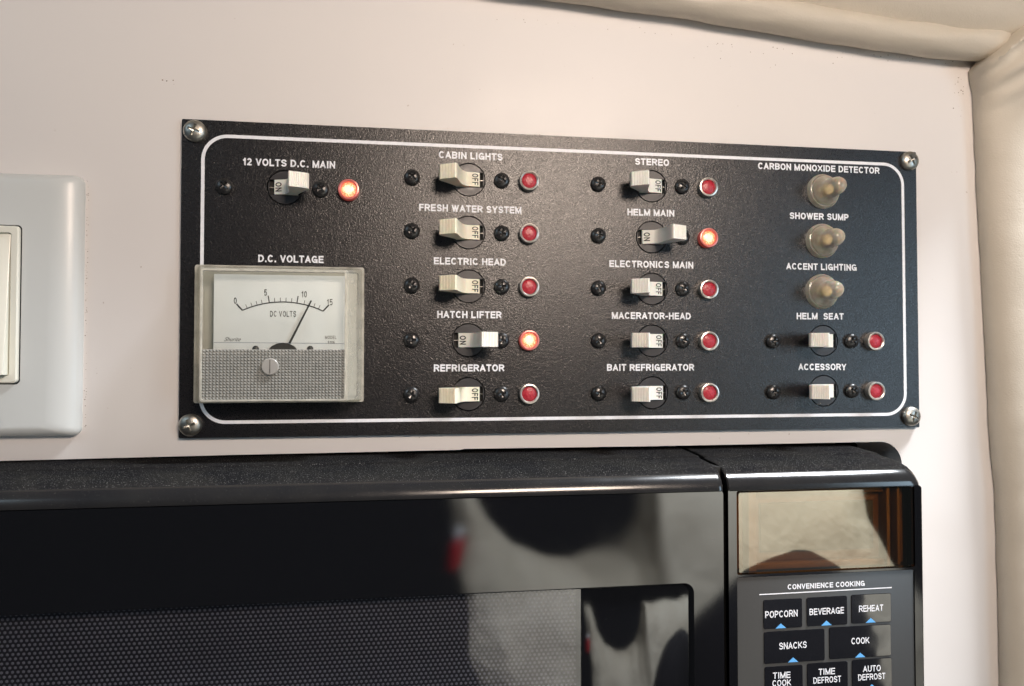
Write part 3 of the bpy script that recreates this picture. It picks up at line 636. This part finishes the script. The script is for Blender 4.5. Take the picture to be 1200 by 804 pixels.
A3 = [('POPCORN', 231.9, 248.4, 194.1, 205.6, (232.6, 246.4, 198.5, 201.2), 239.2), ('BEVERAGE', 250.4, 268, 194.0, 205.5, (251.5, 266.5, 198.4, 201), 258.8), ('REHEAT', 269.8, 287.4, 193.8, 205.4, (273.1, 283.8, 198.2, 200.8), 278.2),
      ('SNACKS', 232, 258, 206.7, 219.3, (238.4, 250.2, 211.2, 213.9), 244.3), ('COOK', 260, 287.2, 206.4, 219.1, (269.6, 277.5, 211.0, 213.6), 273.4),
      ('TIME|COOK', 232.2, 248.4, 220.5, 232.5, (235.7, 243.1, 222.8, 225.3), 239.4), ('TIME|DEFROST', 250.3, 267.9, 220.2, 232.3, (255.2, 262.3, 222.5, 225.0), 258.8), ('AUTO|DEFROST', 269.8, 287.4, 219.9, 232.1, (274.6, 282.4, 222.5, 225.0), 278.4)]
for s, x0, x1, z0, z1, t, ax in A3:
    c = P((x0+x1)/2, (z0+z1)/2, HK)
    kb = link('key', loops_me([[q-c for q in rrect(x0, x1, z0, z1, .7, HK, 3)], [q-c for q in rrect(x0, x1, z0, z1, .7, HK+.18, 3)], [q-c for q in rrect(x0+.15, x1-.15, z0+.15, z1-.15, .6, HK+.26, 3)]], smooth=False), M_key, c, oven, label='glossy black key marked '+s.replace('|', ' '))
    w_ = s.split('|'); otext(w_[0], *t, par=kb)
    if len(w_) > 1:
        lo = {'COOK': (235.4, 243.3), 'DEFROST': ((252.9, 264.9) if s[0] == 'T' else (272.4, 284.4))}[w_[1]]
        otext(w_[1], lo[0], lo[1], 225.8, 228.3, par=kb)
    bm = bmesh.new(); bm.faces.new([bm.verts.new(P(*q)) for q in ((-2.25, .95, 0), (0, -.95, 0), (2.25, .95, 0))])
    link('key_arrow', done(bm), M_blue, P(ax, z1-1.05, HK+.31), kb)
# further keys go on below the frame of the photograph
# ------------------------------------------------------------ stand-in cushion added for the gloss to mirror, unseen directly
bm = bmesh.new(); nx, nz = 110, 40; g = []
for j in range(nz+1):
    row = []
    for i in range(nx+1):
        u, v = i/nx, j/nz; x = 150+700*u+120*v; zt = interp([(0, 275), (185, 285), (215, 365), (260, 420), (330, 448), (400, 452), (450, 430), (480, 380), (492, 285), (900, 285)], x)[0]; z = zt+(900-zt)*v; p3 = Vector((x*.004, z*.004, 2))  # top edge dips to shape the dark bulge in the reflection
        hh = 700+190*(1-v)**1.5+25*noise.noise(p3)+10*noise.noise(p3*3.1)
        e = min(u, 1-u, v, 1-v)*8; hh += 40*(1-min(1, e))**2
        row.append(bm.verts.new(P(x+40*noise.noise(Vector((v*3, 0, 1))), z+12*noise.noise(Vector((u*5, 5, 1))), hh)))
    g.append(row)
for a, b in zip(g, g[1:]):
    for i in range(nx): bm.faces.new((a[i], a[i+1], b[i+1], b[i]))
r = bmesh.ops.extrude_face_region(bm, geom=bm.faces[:])
for v in r['geom']:
    if isinstance(v, bmesh.types.BMVert): v.co += Vector((0, -.08, 0))
cu = link('cushion_stand_in', done(bm, True, 60), M_cush, O); cu['label'] = 'cream vinyl cushion added as a stand-in for what the glossy oven door mirrors'; cu['category'] = 'cushion'

silhouette = thing('added_silhouette', 'added dark cloth bag standing in front of the cream seat cushion, mirrored in the keypad', 'silhouette', P(545, 800, 600))  # unseen form added to darken the reflection like a person's outline
lo = []
for (z, cx, rx_) in ((800, 530, 135), (797, 530, 145), (700, 532, 145), (560, 536, 140), (460, 542, 125), (410, 548, 108), (375, 553, 86), (352, 557, 62), (340, 559, 38), (336, 560, 15)):
    lo.append([P(cx+rx_*math.copysign(abs(math.cos(a))**.85, math.cos(a))+5*noise.noise(Vector((a, z*.02, 1))), z+5*math.cos(a*2+1), 600+rx_*.55*math.sin(a))-WL[silhouette] for a in [2*math.pi*k/40 for k in range(40)]])
link('silhouette_body', loops_me(lo, True, True, True, 60), M_shirt, WL[silhouette], silhouette)

DB = P(160, 402, 836); bt = thing('red_prop', 'small red bottle with white cap added as a stand-in for a red reflection in the oven door', 'prop', DB)  # unseen form added for a small red reflection of unknown cause
def ring(z, r): return [Vector((r*S*math.cos(2*math.pi*k/24), r*S*math.sin(2*math.pi*k/24), z*S)) for k in range(24)]
link('prop_body', loops_me([ring(z, r) for z, r in ((0, 10), (1, 11.5), (34, 11.5), (39, 9), (42, 6), (44, 6))], True, True), M_redplastic, DB, bt)
link('prop_cap', loops_me([ring(z, r) for z, r in ((43.5, 7), (44, 7.6), (53, 7.6), (54, 7))], True, True), M_white, DB, bt)
